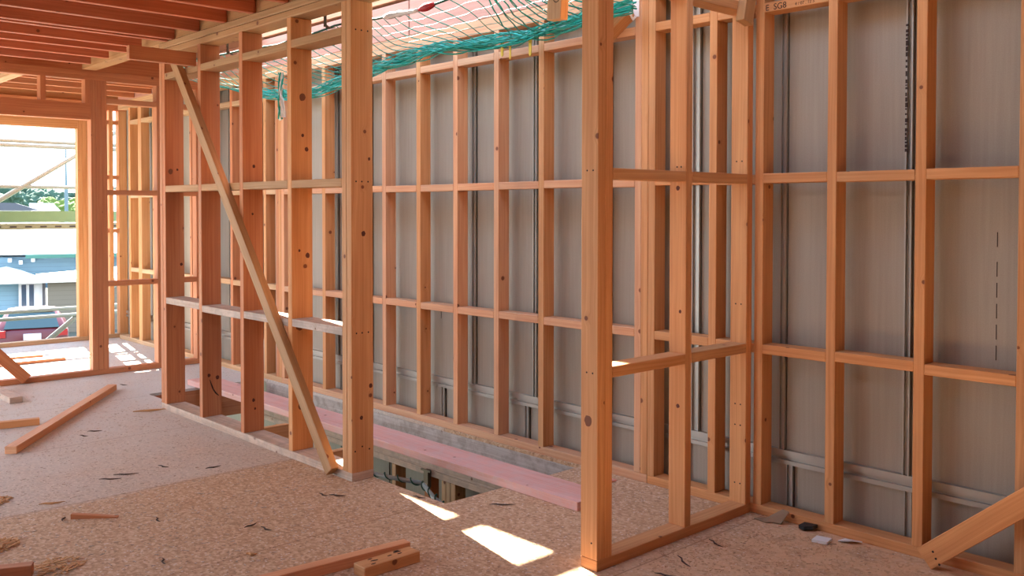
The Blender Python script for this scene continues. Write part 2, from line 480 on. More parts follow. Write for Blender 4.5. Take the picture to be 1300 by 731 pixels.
# the drawn smile and its two knots on the third stud
m = MB()
m.tube([(-6.042 + T + 0.0005, 2.778 + 0.052 * t / 6 + 0.012 * (t / 6) ** 2, 0.295 - 0.115 * t / 6 + 0.02 * math.sin(t / 6 * math.pi) * -1) for t in range(7)], [0.002, 0.004, 0.005, 0.005, 0.005, 0.004, 0.002], 5)
o = m.build('drawn_smile', INK, posts[2]); o['label'] = 'dark curved mark like a smile below two knots'
def knot_disc(p, n, r, parent, name='knot'):
    m = MB(); n = Vector(n); a = Vector((0, 0, 1)); b = n.cross(a); p = Vector(p)
    m.prism([p + (a * math.cos(k * math.pi / 6) * 1.15 + b * math.sin(k * math.pi / 6)) * r * random.uniform(.88, 1.1) for k in range(12)], n * 0.0008)
    return m.build(name, KNOT if r < .018 else KNOTL, parent)
KNOT = plain('knot', (0.10, 0.022, 0.010, 1), 0.7); KNOTL = plain('knot_light', (0.21, 0.07, 0.028, 1), 0.7)
knot_disc((-6.042 + T, 2.772, 0.325), (1, 0, 0), .011, posts[2])
knot_disc((-6.042 + T, 2.832, 0.305), (1, 0, 0), .013, posts[2])
for py, pz, rr in ((2.80, 1.32, .013), (2.838, 1.72, .008), (2.845, 0.50, .011), (2.785, 0.335, .010)):
    knot_disc((r1x1, py, pz), (1, 0, 0), rr, posts[6])
for py, pz, rr in ((2.80, 2.10, .020), (2.80, 1.88, .009), (2.825, 1.80, .012), (2.775, 0.77, .024), (2.83, 1.18, .014), (2.775, 1.21, .007), (2.78, .30, .018)):
    knot_disc((S1[4] + T, py, pz), (1, 0, 0), rr, posts[4])
for py, pz, rr in ((2.765, 1.72, .018), (2.815, 1.735, .008), (2.84, 1.05, .010)):
    knot_disc((S1[1] + T, py, pz), (1, 0, 0), rr, posts[1])
for py, pz, rr in ((2.80, 1.72, .010), (2.79, 1.42, .007), (2.79, 0.245, .010), (2.80, .19, .007)):
    knot_disc((S1[3] + T, py, pz), (1, 0, 0), rr, posts[3])

# diagonal brace across the partition
p0 = Vector((-4.335, 2.70, 0.03)); p1 = Vector((-6.36, 2.70, 2.50))
b = board('diagonal_brace', p0, p1, 0.074, 0.047, (-1, 0, -0.5), TAN)
tag(b, 'long slanting timber brace nailed across the face of the left partition', 'brace')
# batten behind the post
b = tb('timber_batten', (-4.43, -4.385), (Y1B + 0.002, Y1B + 0.047), (0.66, HT), PINE, None, axis=2)
tag(b, 'thin sunlit upright batten fixed behind the double post of the left partition', 'batten')
# short arm towards the room at the head of the brace
b = tb('timber_block', (-6.095, -6.05), (2.275, 2.722), (2.412, 2.502), PINER, None)
tag(b, 'short level timber arm sticking out from the partition near the head of the brace', 'timber')

# short partition on the right
r2 = root('partition_frame', (X2 - D / 2, 3.3, 0), 'short timber partition frame with two bays, standing out from the right wall', 'wall frame')
Y2 = 2.760
tb('bottom_plate', (X2 - D, X2), (Y2, YW - .001), (0, T), PINE, r2)
P2S = [Y2, Y2 + T + .001, 3.337, YW - T - .002]
p2 = [tb('stud', (X2 - D, X2), (y, y + T), (T, HT), PINE, r2, axis=2) for y in P2S]
tb('top_plate', (X2 - D, X2), (Y2, YW - .001), (HT, HT + T), PINE, r2)
tb('top_plate', (X2 - D, X2), (Y2, YW - .001), (HT + T, HC), PINE, r2)
for z in (N1, N2, N3):
    tb('nog', (X2 - D, X2), (P2S[1] + T, P2S[2]), (z - T, z), PINE, r2)
    tb('nog', (X2 - D, X2), (P2S[2] + T, P2S[3]), (z - T, z), PINE, r2)
nails([(X2 - D + q, Y2, z) for z in (N1 - .02, N2 - .012) for q in (0.032, 0.064)] + [(X2 - 0.03, Y2, 0.11)], (0, -1, 0), p2[0], r=0.004)
nails([(X2 - D + q, P2S[2], N2 + .02) for q in (0.04, 0.062)], (0, -1, 0), p2[2], r=0.004)
for px, pz, rr in ((X2 - .05, 0.60, .020),): knot_disc((px, Y2, pz), (0, -1, 0), rr, p2[0])
for px, pz, rr in ((X2 - .045, 1.545, .010), (X2 - .03, 1.0, .007), (X2 - .04, .58, .009)): knot_disc((px, P2S[2], pz), (0, -1, 0), rr, p2[2])
nails([(X2 - D + q, P2S[3], z) for z in (1.68, 1.0, .52, .42, .14) for q in (0.03, 0.06)], (0, -1, 0), p2[3], r=0.004)

# far wall with the wide opening
r3 = root('wall_frame', (XF - D / 2, 2.3, 0), 'far timber wall frame with a wide opening, lintel and short studs above it', 'wall frame')
fx = (XF - D, XF)
tb('bottom_plate', fx, (-1.5, YW - .002), (0, T), PINER, r3)
tb('top_plate', fx, (-1.5, YW - .002), (HT + .012, HT + T), PINER, r3)
tb('top_plate', fx, (-1.5, YW - .002), (HT + T, HC), PINER, r3)
for y in (2.826, 2.8715, 2.917, 3.401, 3.77, -0.4, -1.0):
    tb('stud', fx, (y, y + T), (T, HT + .012), PINER, r3, axis=2)
tb('lintel', fx, (-0.355, 2.826), (2.222, 2.362), PINER, r3)
for y in (2.422, 2.781, 1.90, 1.30, .7, .1):
    tb('cripple_stud', fx, (y, y + T), (2.362, HT + .012), PINER, r3, axis=2)
for z in (N1, N2, N3):
    tb('nog', fx, (2.962, 3.401), (z - T, z), PINER, r3)
    tb('nog', fx, (3.446, 3.77), (z - T, z), PINER, r3)

# outer wall of the end room
r4 = root('wall_frame', (XO - D / 2, 2.6, 0), 'sunlit outer timber frame of the end room with a tall opening to outdoors', 'wall frame')
ox = (XO - D, XO)
tb('bottom_plate', ox, (-1.5, 3.998), (0, T), PALE, r4)
tb('top_plate', ox, (-1.5, 3.998), (HT, HT + T), PINER, r4)
tb('top_plate', ox, (-1.5, 3.998), (HT + T, HC), PINER, r4)
for y in (3.465, 3.511, 3.557, 3.602, 3.800, 3.905, 0.2, -0.6, -1.2):
    tb('stud', ox, (y, y + T + (0.045 if y == 3.905 else 0)), (T, HT), PINE, r4, axis=2)
tb('lintel', ox, (0.245, 3.465), (2.33, 2.47), PINE, r4)
tb('lintel', ox, (0.245, 3.465), (2.47, HT), PINE, r4)
for z in (1.215, 1.815, 2.43):
    tb('nog', ox, (3.648, 3.80), (z - .03, z + .015), PINER, r4)
    tb('nog', ox, (3.846, 3.905), (z - .03, z + .015), PINER, r4)

# ------------------------------------------------------------------ ceiling timbers
JX = [(-4.85, 'first'), (-5.25, ''), (-5.633, ''), (-6.035, ''), (-6.44, ''), (-6.545, ''), (-6.93, ''), (-7.222, ''), (-7.60, ''), (-8.005, '')]
JL = {-4.85: 'red-brown ceiling joist nearest the viewer at the top edge of the photo',
      -5.25: 'red-brown ceiling joist meeting the top of the partition above its third nog bay',
      -5.633: 'red-brown ceiling joist meeting the partition top between its second and third studs',
      -6.035: 'red-brown ceiling joist above the short level timber arm',
      -6.44: 'red-brown ceiling joist, nearer one of the close-set pair',
      -6.545: 'red-brown ceiling joist, farther one of the close-set pair',
      -6.93: 'red-brown ceiling joist just beyond the close-set pair',
      -7.222: 'short-looking red-brown ceiling joist ending behind the short level timber arm',
      -7.60: 'red-brown ceiling joist ending at the pale trimmer',
      -8.005: 'red-brown ceiling joist nearest the far wall with the opening'}
for x, _ in JX:
    o = tb('ceiling_joist', (x - T, x), (-1.5, 2.70 if x < -6.7 else 2.74), (HC + .001, 2.888), JOIST)
    tag(o, JL[x], 'joist', 'ceiling joists')
for x in (-8.75, -9.2, -9.65, -10.1):
    o = tb('ceiling_joist', (x - T, x), (-1.5, 3.85), (HC + .001, 2.888), PINER)
    k = {-8.75: 'nearest', -9.2: 'second', -9.65: 'third', -10.1: 'farthest'}[x]
    tag(o, 'orange joist over the end room, %s beyond the far wall' % k, 'joist', 'joists over the end room')
o = tb('boundary_joist', (XO - .09, XO - .045), (-1.5, 3.995), (HC + .001, 2.888), PINE)
tag(o, 'orange joist along the outer wall of the end room', 'joist')
o = tb('trimmer_joist', (-8.36, -1.5), (2.745, 2.862), (HC + .001, 2.888), TAN)
tag(o, 'pale trimmer joist along the top of the left partition', 'joist')
o = tb('strongback', (-10.6, -8.55), (2.30, 2.39), (2.601, HC), PALE)
tag(o, 'pale timber runner under the joists of the end room', 'timber')
o = tb('boundary_joist', (-5.19, 2.0), (YW - .002, YW + T), (HC + .001, 2.888), BEAM)
tag(o, 'pinkish boundary joist on top of the long wall frame, right of the dark joint', 'joist', 'boundary joists')
o = tb('boundary_joist', (-10.6, -5.205), (YW - .002, YW + T), (HC + .001, 2.888), BEAM)
tag(o, 'pinkish boundary joist on top of the long wall frame, left of the dark joint', 'joist', 'boundary joists')
# upper storey: plates and studs over the boundary joist, and rafters over the stair well
fU = frame_x('wall_frame', 'upper storey timber frame standing on the pinkish boundary joists', -9.2, 1.0, YW, D,
             [-9.2, -8.4, -7.6, -6.8, -6.0, -5.2, -4.4, -3.6, -2.8, -2.0, -1.2, -.4, .4], (), ([PINEP], PINEP), ztop=5.265, plate=(2.912, 2.957))
for x, w in ((-8.945, .07), (-8.30, .09), (-9.60, .07), (-7.90, .32)):  # the widest is oversized on purpose, to shade the floor by the short partition
    o = tb('rafter', (x - w / 2, x + w / 2), (1.2, 4.3), (5.70, 5.84), PINER)
    k = {-8.945: 'second', -8.30: 'third', -9.60: 'farthest', -7.90: 'nearest'}[x]
    tag(o, 'roof rafter high over the stair well, %s from the end room' % k, 'rafter', 'rafters over the stair well')

# right wall brace
o = board('diagonal_brace', (-1.605, 3.793, 0.035), (-0.72, 3.793, 0.79), 0.092, T, (-.65, 0, .76), PINE)
tag(o, 'slanting timber brace nailed low across the right wall frame, in the bottom right corner', 'brace')
nails([(-1.568, 3.7705, 0.075), (-1.556, 3.7705, 0.050), (-1.542, 3.7705, .030)], (0, -1, 0), o, r=.005)
# brace stub at the head of the short partition
o = board('brace_end', (X2 + .024, 3.742, 2.315), (X2 + .024, 3.815, 2.62), 0.078, T, (0, 1, 0), TAN)
tag(o, 'dark sawn end of a brace hanging in front of the short partition head', 'brace')
# brace at far left
o = board('diagonal_brace', (XF + .024, 2.285, 0.04), (XF + .024, 1.2, 1.19), 0.09, T, (0, 1, 1), PINER)
tag(o, 'slanting timber brace at the foot of the far wall opening, by the left edge', 'brace')
# short angled block at the wall top by the triple stud
o = board('angled_block', (-3.40, 3.815, 2.375), (-3.205, 3.815, 2.500), 0.075, 0.09, (-.5, 0, 1), PINE)
tag(o, 'short angled block of timber left of the triple stud, under the boundary joist', 'timber')
# hanging board end
o = board('timber_hanger', (-2.728, 2.79, 2.238), (-2.708, 2.79, 2.552), 0.082, T, (1, 0, 0), PALE)
tag(o, 'pale hanging board end with a grade stamp ring, in front of the green net', 'timber')
m = MB(); pts = [(-2.71 + .018 * math.cos(a * math.pi / 6), 2.7672, 2.325 + .018 * math.sin(a * math.pi / 6)) for a in range(13)]
m.tube(pts, 0.0018, 4); m.build('stamp_ring', INK, o)

def text_part(body, size, M, mat, parent, name):
    cu = bpy.data.curves.new(name, 'FONT'); cu.body = body; cu.size = size; cu.extrude = 0.0004
    tmp = bpy.data.objects.new('tmp', cu); C.objects.link(tmp)
    dg = bpy.context.evaluated_depsgraph_get()
    me = bpy.data.meshes.new_from_object(tmp.evaluated_get(dg))
    bpy.data.objects.remove(tmp)
    me.materials.clear(); me.materials.append(mat)
    ob = bpy.data.objects.new(name, me); link(ob, parent)
    ob.matrix_local = parent_world(parent).inverted() @ M
    return ob
RX90 = Matrix.Rotation(math.pi / 2, 4, 'X')
nogs_B = [c for c in fB.children if c.name.startswith('nog')]
st = min(nogs_B, key=lambda c: (Vector((-2.25, 3.9, N3 - .02)) - parent_world(c).translation).length)
text_part('E  SG8', 0.040, Matrix.Translation((-2.408, YW - .0008, N3 - .038)) @ RX90, INK, st, 'grade_stamp')
text_part('4 / 07 . 12 5', 0.020, Matrix.Translation((-2.255, YW - .0008, N3 - .036)) @ RX90, INK, st, 'grade_stamp')
text_part('45  IDS  45', 0.016, Matrix.Translation((-2.205, YW - .0008, N3 - .017)) @ RX90, INK, st, 'grade_stamp')

# ------------------------------------------------------------------ the pink plank and what lies in the opening
o = board('plank', (-7.43, 3.36, 0.0235), (-3.035, 3.362, 0.0235), 0.225, T, (0, 1, 0), PINK)
tag(o, 'long pink timber plank laid across the stair opening', 'plank')
o = tb('rim_board', (VX0 + .05, VX1 - .0), (YW - .012, YW + .03), (-0.30, -0.021), RIM)
tag(o, 'stained grey rim board along the far side of the stair opening', 'board')
o = tb('end_joist', (VX0 - .046, VX0 - .001), (2.9, 3.84), (-0.27, -0.021), PINER)
tag(o, 'brown joist closing the far end of the stair opening', 'joist')
for x, lb in ((-5.72, 'short joist stub under the plank, seen below the third bay of the braced partition'),
              (-4.88, 'short joist stub under the plank, seen beside the foot of the slanting brace')):
    o = tb('joist_stub', (x - T, x), (2.87, 3.22), (-0.13, -0.028), PINE, None, axis=1)
    tag(o, lb, 'joist', 'joist stubs')
r5 = root('lower_frame', (-5.4, 3.86, -2.6), 'grey timber frame of the storey below, seen down through the stair opening', 'wall frame')
ly = (3.805, 3.848)
tb('top_plate', (VX0, VX1 + .4), (3.76, 3.848), (-0.265, -0.221), WEATH, r5)
tb('top_plate', (VX0, VX1 + .4), (3.76, 3.848), (-0.310, -0.266), WEATH, r5)
for x in (-6.9, -6.3, -5.85, -5.27, -4.90, -4.72, -4.672, -4.624, -4.2, -3.8):
    tb('stud', (x, x + T), (3.76, 3.848), (-2.6, -0.311), PALE if x != -4.90 else PINER, r5, axis=2)
tb('bottom_plate', (VX0, VX1 + .4), (3.76, 3.848), (-2.645, -2.6), WEATH, r5)
# lower net edge
r6 = root('safety_net_edge', (-4.7, 3.4, -0.25), 'pale sleeved pole with green rope wound round it, down in the stair opening', 'safety net')
a, bq, c = Vector((-5.1, 3.36, -0.242)), Vector((-4.60, 3.50, -0.25)), Vector((-4.12, 3.335, -0.27))
m = MB(); m.tube([a, a.lerp(bq, .5) + Vector((0, 0, -.006)), bq], 0.014, 8); m.build('sleeve', TUBEW, r6, smooth=True)
m = MB(); m.tube([bq + Vector((.03, 0, -.005)), bq.lerp(c, .5) + Vector((0, 0, -.012)), c], 0.014, 8); m.build('sleeve', TUBEW, r6, smooth=True)
m = MB()
for s0, s1, nt in ((a, bq, 5), (bq, c, 4)):
    pts = []
    for i in range(nt * 10):
        t = i / (nt * 10 - 1); p = s0.lerp(s1, t)
        ph = t * nt * 2 * math.pi
        pts.append(p + Vector((0, math.cos(ph), math.sin(ph))) * 0.018)
    m.tube(pts, 0.0045, 5)
for i in range(6):
    t = (i + .5) / 6; p = a.lerp(c, t)
    m.tube([p, p + Vector((-.06, -.16, -.10)), p + Vector((-.1, -.34, -.14))], 0.003, 4)
m.build('winding_rope', ROPE, r6, smooth=True)
m = MB(); m.box((-4.87, -4.825), (3.73, 3.758), (-0.38, -0.265)); m.box((-4.90, -4.80), (3.728, 3.74), (-0.275, -0.262))
o = m.build('net_bracket', STEELD); tag(o, 'dark steel bracket on the lower frame behind the wound pole', 'bracket')

# ------------------------------------------------------------------ safety net above
def lerp(a, b, t): return a + (b - a) * t
def piece(tab, x):
    for (x0, y0), (x1, y1) in zip(tab, tab[1:]):
        if x <= x1: return lerp(y0, y1, max(0, (x - x0) / (x1 - x0)))
    return tab[-1][1]
FAR_Z = [(-7.3, 2.50), (-6.8, 2.40), (-6.35, 2.33), (-6.0, 2.31), (-5.65, 2.37), (-5.2, 2.405), (-4.8, 2.435), (-4.4, 2.455), (-3.9, 2.440), (-3.6, 2.435), (-3.3, 2.46), (-2.95, 2.48)]
NEAR_Z = [(-7.3, 2.53), (-5.9, 2.525), (-5.3, 2.475), (-4.67, 2.525), (-4.2, 2.478), (-3.85, 2.472), (-3.6, 2.505), (-3.3, 2.54), (-2.95, 2.545)]
def net_pt(x, v):
    zn, zf = piece(NEAR_Z, x), piece(FAR_Z, x)
    yn = 2.93 + 0.03 * math.sin(x * 5); yf = 3.72 + .03 * math.sin(x * 3.1)
    z = lerp(zn, zf, v) - 0.05 * math.sin(math.pi * v) * (1 + .4 * math.sin(x * 4 + v * 3))
    xx = x - 0.28 * v + 0.02 * math.sin(9 * v + x * 7)
    return Vector((xx, lerp(yn, yf, v), z))
rn = root('safety_net', (-5, 3.3, 2.4), 'green safety net slung under the top of the stair well', 'safety net')
m = MB(); m2 = MB()
x = -7.1
i = 0
while x < -2.75:
    m.tube([net_pt(x, v / 10) for v in range(11)], 0.0028, 4)
    x += 0.105
for jv in range(1, 9):
    v = jv / 9
    (m2 if jv % 3 == 0 else m).tube([net_pt(-7.1 + k * 0.07, v + .012 * math.sin(k * 2.1)) for k in range(63)], 0.0014, 4)
m.build('mesh_cord', NET, rn); m2.build('mesh_cord', NETL, rn)
m = MB(); m.tube([net_pt(-7.15 + k * 0.06, 0) for k in range(74)], 0.0065, 6)
m.build('border_rope', ROPE, rn, smooth=True)
m = MB(); mw = MB(); ml = MB()
for s in range(26):
    ph = random.uniform(0, 6.28); q = random.uniform(2, 5); rad = random.uniform(.008, .042)
    pts = []
    for k in range(64):
        x = -7.1 + k * .068
        p = net_pt(x, 1.0)
        pts.append(p + Vector((0, rad * .8 * math.cos(q * x * 2 + ph), rad * math.sin(q * x * 1.7 + ph) + .012)))
    (mw if s == 9 else (ml if s % 2 else m)).tube(pts, 0.0042, 4)
m.build('bunched_cord', NET, rn); ml.build('bunched_cord', NETL, rn)
o = mw.build('bunched_cord', NETW, rn); o['label'] = 'white cord in the bunched far edge'
m = MB()
for s in range(9):
    x0 = -3.42 + .03 * s; x1 = -4.05 + .10 * s
    p0 = Vector((x0 - .05, 3.02, 2.56)); p1 = net_pt(x1 + .28, 1.0) + Vector((0, 0, .03))
    m.tube([p0.lerp(p1, t / 6) + Vector((0, 0, -.03 * math.sin(math.pi * t / 6))) + Vector((.008 * math.sin(t * 3 + s), 0, 0)) for t in range(7)], 0.0045, 4)
m.build('gathered_cord', NETL, rn)
m = MB()   # dangling tail near the partition
base = Vector((-5.43, 3.0, 2.33))
for s in range(6):
    m.tube([base + Vector((.006 * math.sin(s * 2 + t * .7) + .004 * s + .03 * (t / 8) * (1 if t > 4 else 0), .008 * math.cos(s * 1.3 + t * .8), -.29 * t / 8)) for t in range(9)], 0.005, 5)
m.tube([base + Vector((-.02 + .05 * (1 - math.cos(a * math.pi / 5)) * .5, 0, -.22 - .09 * math.sin(a * math.pi / 5))) for a in range(6)], .005, 5)
m.build('dangling_tail', NETW, rn); 
m = MB()
for s in range(4):
    m.tube([base + Vector((.010 * math.sin(s * 2.4 + t * .8) + .012, .012 * math.cos(s * 1.9 + t * .7), -.30 * t / 8)) for t in range(9)], 0.005, 5)
m.build('dangling_tail', NET, rn)
def tube_on_edge(x0, x1, r, n=8):
    return [net_pt(x0 + (x1 - x0) * k / n, 0) for k in range(n + 1)]
m = MB(); m.tube(tube_on_edge(-4.14, -3.83, .016), [.010, .017, .020, .014, .018, .012, .012, .011, .010], 8)
o = m.build('tape_sleeve', WHITE, rn, smooth=True); o['label'] = 'white tape wrapped on the border rope'
m = MB(); m.tube(tube_on_edge(-3.83, -3.72, .016, 4), [.008, .018, .022, .018, .008], 8)
o = m.build('rope_tag', RED, rn, smooth=True); o['label'] = 'red tag on the border rope'
for x, lb in ((-4.674, 'dark steel strap hook under the partition top, nearer the double post'), (-5.903, 'dark steel strap hook under the partition top, nearer the slanting brace')):
    m = MB()
    m.box((x - .014, x + .014), (2.872, 2.876), (2.50, 2.60))
    m.prism([(x - .014, 2.872, 2.505), (x - .014, 2.905, 2.490), (x - .014, 2.935, 2.500), (x - .014, 2.935, 2.505), (x - .014, 2.905, 2.495), (x - .014, 2.876, 2.510)], (.028, 0, 0))
    o = m.build('strap_hook', STEELD); tag(o, lb, 'hook', 'net hooks')
for x, z, lb in ((-4.12, 2.40, 'yellow tie hanging under the net, left of three'), (-4.05, 2.375, 'small yellow tie hanging under the net, middle of three'), (-3.88, 2.375, 'yellow tie hanging under the net, right of three')):
    m = MB()
    w = .012 if 'small' not in lb else .008
    y = 3.745
    m.prism([(x - w, y, z + .055), (x + w, y, z + .055), (x + w * .8, y, z - .03), (x, y, z - .042), (x - w * .8, y, z - .03)], (0, .004, 0))
    m.tube([(x, y, z + .05), (x + .004, y + .004, z + .075)], .003, 5)
    o = m.build('yellow_tie', YELLOW); tag(o, lb, 'tie', 'yellow net ties')
# hook on the triple stud with rope and toggle
m = MB()
m.box((-3.205, -3.165), (YW - .006, YW - .001), (2.47, 2.68))
m.tube([(-3.185, YW - .006, 2.475), (-3.185, YW - .03, 2.455), (-3.185, YW - .05, 2.475), (-3.185, YW - .05, 2.50)], .008, 6)
o = m.build('white_hook', WHITE); tag(o, 'white hook strap fixed to the head of the triple stud', 'hook')
m = MB(); m.tube([(-3.245, 3.80, 2.478), (-3.20, 3.803, 2.475)], [.020, .019], 10)
o = m.build('wood_toggle', PALE); tag(o, 'small round wooden toggle tied beside the white hook', 'toggle')
m = MB(); m.tube([(-3.225, 3.764, 2.485), (-3.28, 3.755, 2.515), (-3.34, 3.762, 2.505)], .004, 5)
o = m.build('tie_rope', ROPE); tag(o, 'dark tie rope running from the toggle to the net', 'rope')

# ------------------------------------------------------------------ loose timber on the floor
def loose(name, p0, p1, w, t, mat, lb, cat='timber', z=None, group='loose timber offcuts'):
    p0 = Vector((p0[0], p0[1], t / 2 + .001)); p1 = Vector((p1[0], p1[1], t / 2 + .001))
    d = p1 - p0
    o = board(name, p0, p1, w, t, (-d.y, d.x, 0), mat)
    tag(o, lb, cat, group); return o
loose('timber_length', (-6.03, 1.555), (-7.63, 2.715), .068, T, PINEP, 'long square timber lying alone on the dusty floor in front of the far wall')
loose('timber_offcut', (-7.592, 2.0), (-8.25, 1.99), .09, T, WEATH, 'pale wide offcut on the floor by the left edge, closest to the far wall')
loose('timber_offcut', (-6.735, 1.915), (-6.93, 1.0), .05, T, PINE, 'brown offcut on the floor by the left edge, beside the end of the long timber')
loose('timber_offcut', (-3.975, 1.10), (-4.20, .62), .05, T, PINER, 'orange offcut end in the bottom left corner')
loose('timber_offcut', (-3.077, 2.037), (-3.076, 2.308), .078, T, PINE, 'short nail-holed offcut at the bottom edge, resting against a longer one')
loose('timber_length', (-3.175, 2.345), (-3.26, 1.35), .052, T, PINEP, 'pinkish timber length at the bottom edge beside the short nail-holed offcut')
m = MB()
for q in range(10):
    px = -3.077 + random.uniform(-.03, .03); py = 2.12 + random.uniform(-.04, .12)
    m.prism([(px + .004 * math.cos(k), py + .012 * math.sin(k), T + .0012) for k in range(6)], (0, 0, .001))
pb = [o for o in C.objects if o.get('label', '').startswith('short nail-holed')][0]
m.build('nail_pattern', INK, pb)
m = MB(); m.prism([(-4.588, 1.445, .001), (-4.462, 1.612, .001), (-4.462, 1.612, .004), (-4.53, 1.522, .016), (-4.588, 1.445, .024)], (.022, -.016, 0))
o = m.build('wood_wedge', PINER); tag(o, 'thin red-brown wedge of wood alone on the bare floor', 'wedge')
loose('thin_stick', (-9.875, 2.3), (-9.814, 2.83), .02, .02, PINER, 'thin stick on the end room floor, farther of two', 'stick')
loose('thin_stick', (-9.458, 2.2), (-9.449, 2.924), .025, .025, PINER, 'thin stick on the end room floor, nearer of two', 'stick')

DARKW = plain('dark_splinter', (0.07, 0.035, 0.022, 1), .8)
TANW = plain('tan_splinter', (0.62, 0.34, 0.145, 1), .8)
SAW = plain('saw_dust', (0.68, 0.44, 0.26, 1), .9)
def splinter(x, y, L, ang, lb, mat=DARKW, w=.0042):
    L *= 1.3
    m = MB(); dx, dy = math.cos(ang), math.sin(ang)
    pts = []
    for k in range(5):
        t = k / 4 - .5
        pts.append((x + dx * L * t - dy * .006 * math.sin(k * 2), y + dy * L * t + dx * .006 * math.sin(k * 2), .004 + w * .5))
    m.tube(pts, [w * .3, w * .8, w, w * .7, w * .2], 5)
    tag(m.build('wood_splinter', mat), lb, 'splinter', 'splinters on the floor')
splinter(-6.64, 2.62, .17, 1.25, 'tan split of wood on the floor by the foot of the end stud', TANW, .009)
splinter(-5.095, 1.797, .09, .95, 'dark splinter, left one of the pair in the middle of the dusty floor')
splinter(-5.128, 1.893, .10, 1.05, 'dark splinter, right one of the pair in the middle of the dusty floor')
splinter(-5.144, 2.104, .06, .3, 'short dark splinter between the pair and the partition')
splinter(-4.937, 2.305, .07, 1.5, 'dark splinter near the sheet joint, below the braced partition')
splinter(-4.273, 1.72, .055, -.2, 'dark splinter to the right of the red-brown wedge')
splinter(-3.75, 1.531, .06, -.3, 'dark splinter above the timbers at the bottom edge')
splinter(-3.908, 2.004, .06, 1.8, 'bent brown splinter in the middle of the warm floor')
splinter(-3.82, 2.03, .06, .1, 'flat brown splinter just below the bent one')
splinter(-3.576, 1.834, .035, .8, 'reddish chip of wood near the bottom timbers', TANW, .008)
splinter(-4.083, 2.488, .05, .1, 'dark splinter left one of two before the double post')
splinter(-4.023, 2.534, .07, .6, 'dark splinter right one of two before the double post')
splinter(-4.579, 1.40, .05, -.5, 'twist of bark left of the red-brown wedge')
splinter(-4.866, 1.437, .09, 1.2, 'pale curl of wood on the joint line at the left', TANW, .006)
splinter(-6.27, 2.115, .07, 1.0, 'dark splinter beside the long square timber, right one')
splinter(-6.187, 2.019, .05, .4, 'dark splinter beside the long square timber, left one')
splinter(-7.765, 2.85, .06, .4, 'dark splinter past the far end of the long square timber')
splinter(-2.30, 3.10, .10, -.55, 'dark splinter on the sawdust, nearest the short partition')
splinter(-2.26, 2.93, .07, .35, 'dark splinter on the sawdust at the bottom edge')
splinter(-2.33, 3.37, .08, -.4, 'thin dark splinter on the sawdust, along the short partition plate')
splinter(-3.72, 2.82, .06, .2, 'dark splinter lying at the edge of the stair opening')
splinter(-3.35, 3.05, .10, .8, 'grey smear-like splinter behind the sun patches')
splinter(-3.25, 3.75, .04, .3, 'small pink chip on the floor behind the short partition', PINK, .012)
# scraps at the right
def scrap(name, poly, h, mat, lb, cat):
    m = MB(); m.prism([(x, y, .002 + dz) for x, y, dz in poly], (0, 0, h)); tag(m.build(name, mat), lb, cat)
scrap('white_block', [(-2.06, 3.70, 0), (-1.995, 3.715, 0), (-2.005, 3.775, 0), (-2.07, 3.762, 0)], .012, WHITE, 'flat white plastic square on the sawdust near the right wall plate', 'plastic scrap')
scrap('white_clip', [(-1.985, 3.79, 0), (-1.93, 3.80, 0.012), (-1.895, 3.83, 0.008), (-1.92, 3.85, 0), (-1.975, 3.835, 0)], .006, WHITE, 'bent white plastic clip lying against the right wall plate', 'plastic scrap')
scrap('black_scrap', [(-2.19, 3.815, 0), (-2.155, 3.80, 0.004), (-2.12, 3.82, .01), (-2.115, 3.85, .012), (-2.145, 3.856, .006), (-2.18, 3.85, .008)], .016, BLACK, 'crumpled black scrap at the foot of the right wall plate', 'scrap')
m = MB(); m.prism([(-2.36, 3.78, .002), (-2.27, 3.80, .004), (-2.255, 3.845, .05), (-2.29, 3.85, .055)], (0, 0, .004))
m.prism([(-2.40, 3.78, .002), (-2.33, 3.77, .002), (-2.29, 3.82, .004), (-2.36, 3.84, .003)], (0, 0, .004))
tag(m.build('paper_scrap', plain('brown_paper', (.30, .20, .12, 1), .8)), 'curled brown paper scrap in the corner by the short partition', 'paper scrap')
# piles of shavings at the left edge and loose sawdust flakes
def shavings(name, cx, cy, rx, ry, n, h, lb, mat=None, fs=1.0):
    m = MB()
    for _ in range(n):
        a = random.uniform(0, 6.28); q = math.sqrt(random.random())
        x, y = cx + rx * q * math.cos(a), cy + ry * q * math.sin(a)
        z = h * (1 - q) * random.random() + .003
        b = random.uniform(0, 3.14); L = random.uniform(.006, .022) * fs
        dx, dy = math.cos(b) * L, math.sin(b) * L
        ex, ey = -math.sin(b) * .004 * fs, math.cos(b) * .004 * fs
        k = random.uniform(-.006, .006) * fs * fs
        m.prism([(x - dx - ex, y - dy - ey, z), (x + dx - ex, y + dy - ey, z + k), (x + dx + ex, y + dy + ey, z + k), (x - dx + ex, y - dy + ey, z)], (0, 0, .002))
    tag(m.build(name, mat or TANW), lb, 'wood shavings', None, 'stuff')
shavings('wood_shavings', -4.42, 1.00, .10, .17, 420, .03, 'heap of orange wood shavings at the left edge, near the corner offcut')
shavings('wood_shavings', -5.10, 1.18, .09, .13, 240, .02, 'smaller scatter of shavings at the left edge, beyond the sheet joint')
shavings('wood_shavings', -4.0, 1.20, .10, .10, 90, .01, 'thin shavings scattered beside the bottom left offcut')
shavings('sawdust', -1.9, 3.2, .55, .62, 1900, .002, 'sawdust and flakes strewn over the floor in the right corner', SAW, .35)
m = MB()
PALEF = plain('floor_flake', (.62, .50, .40, 1), .8)
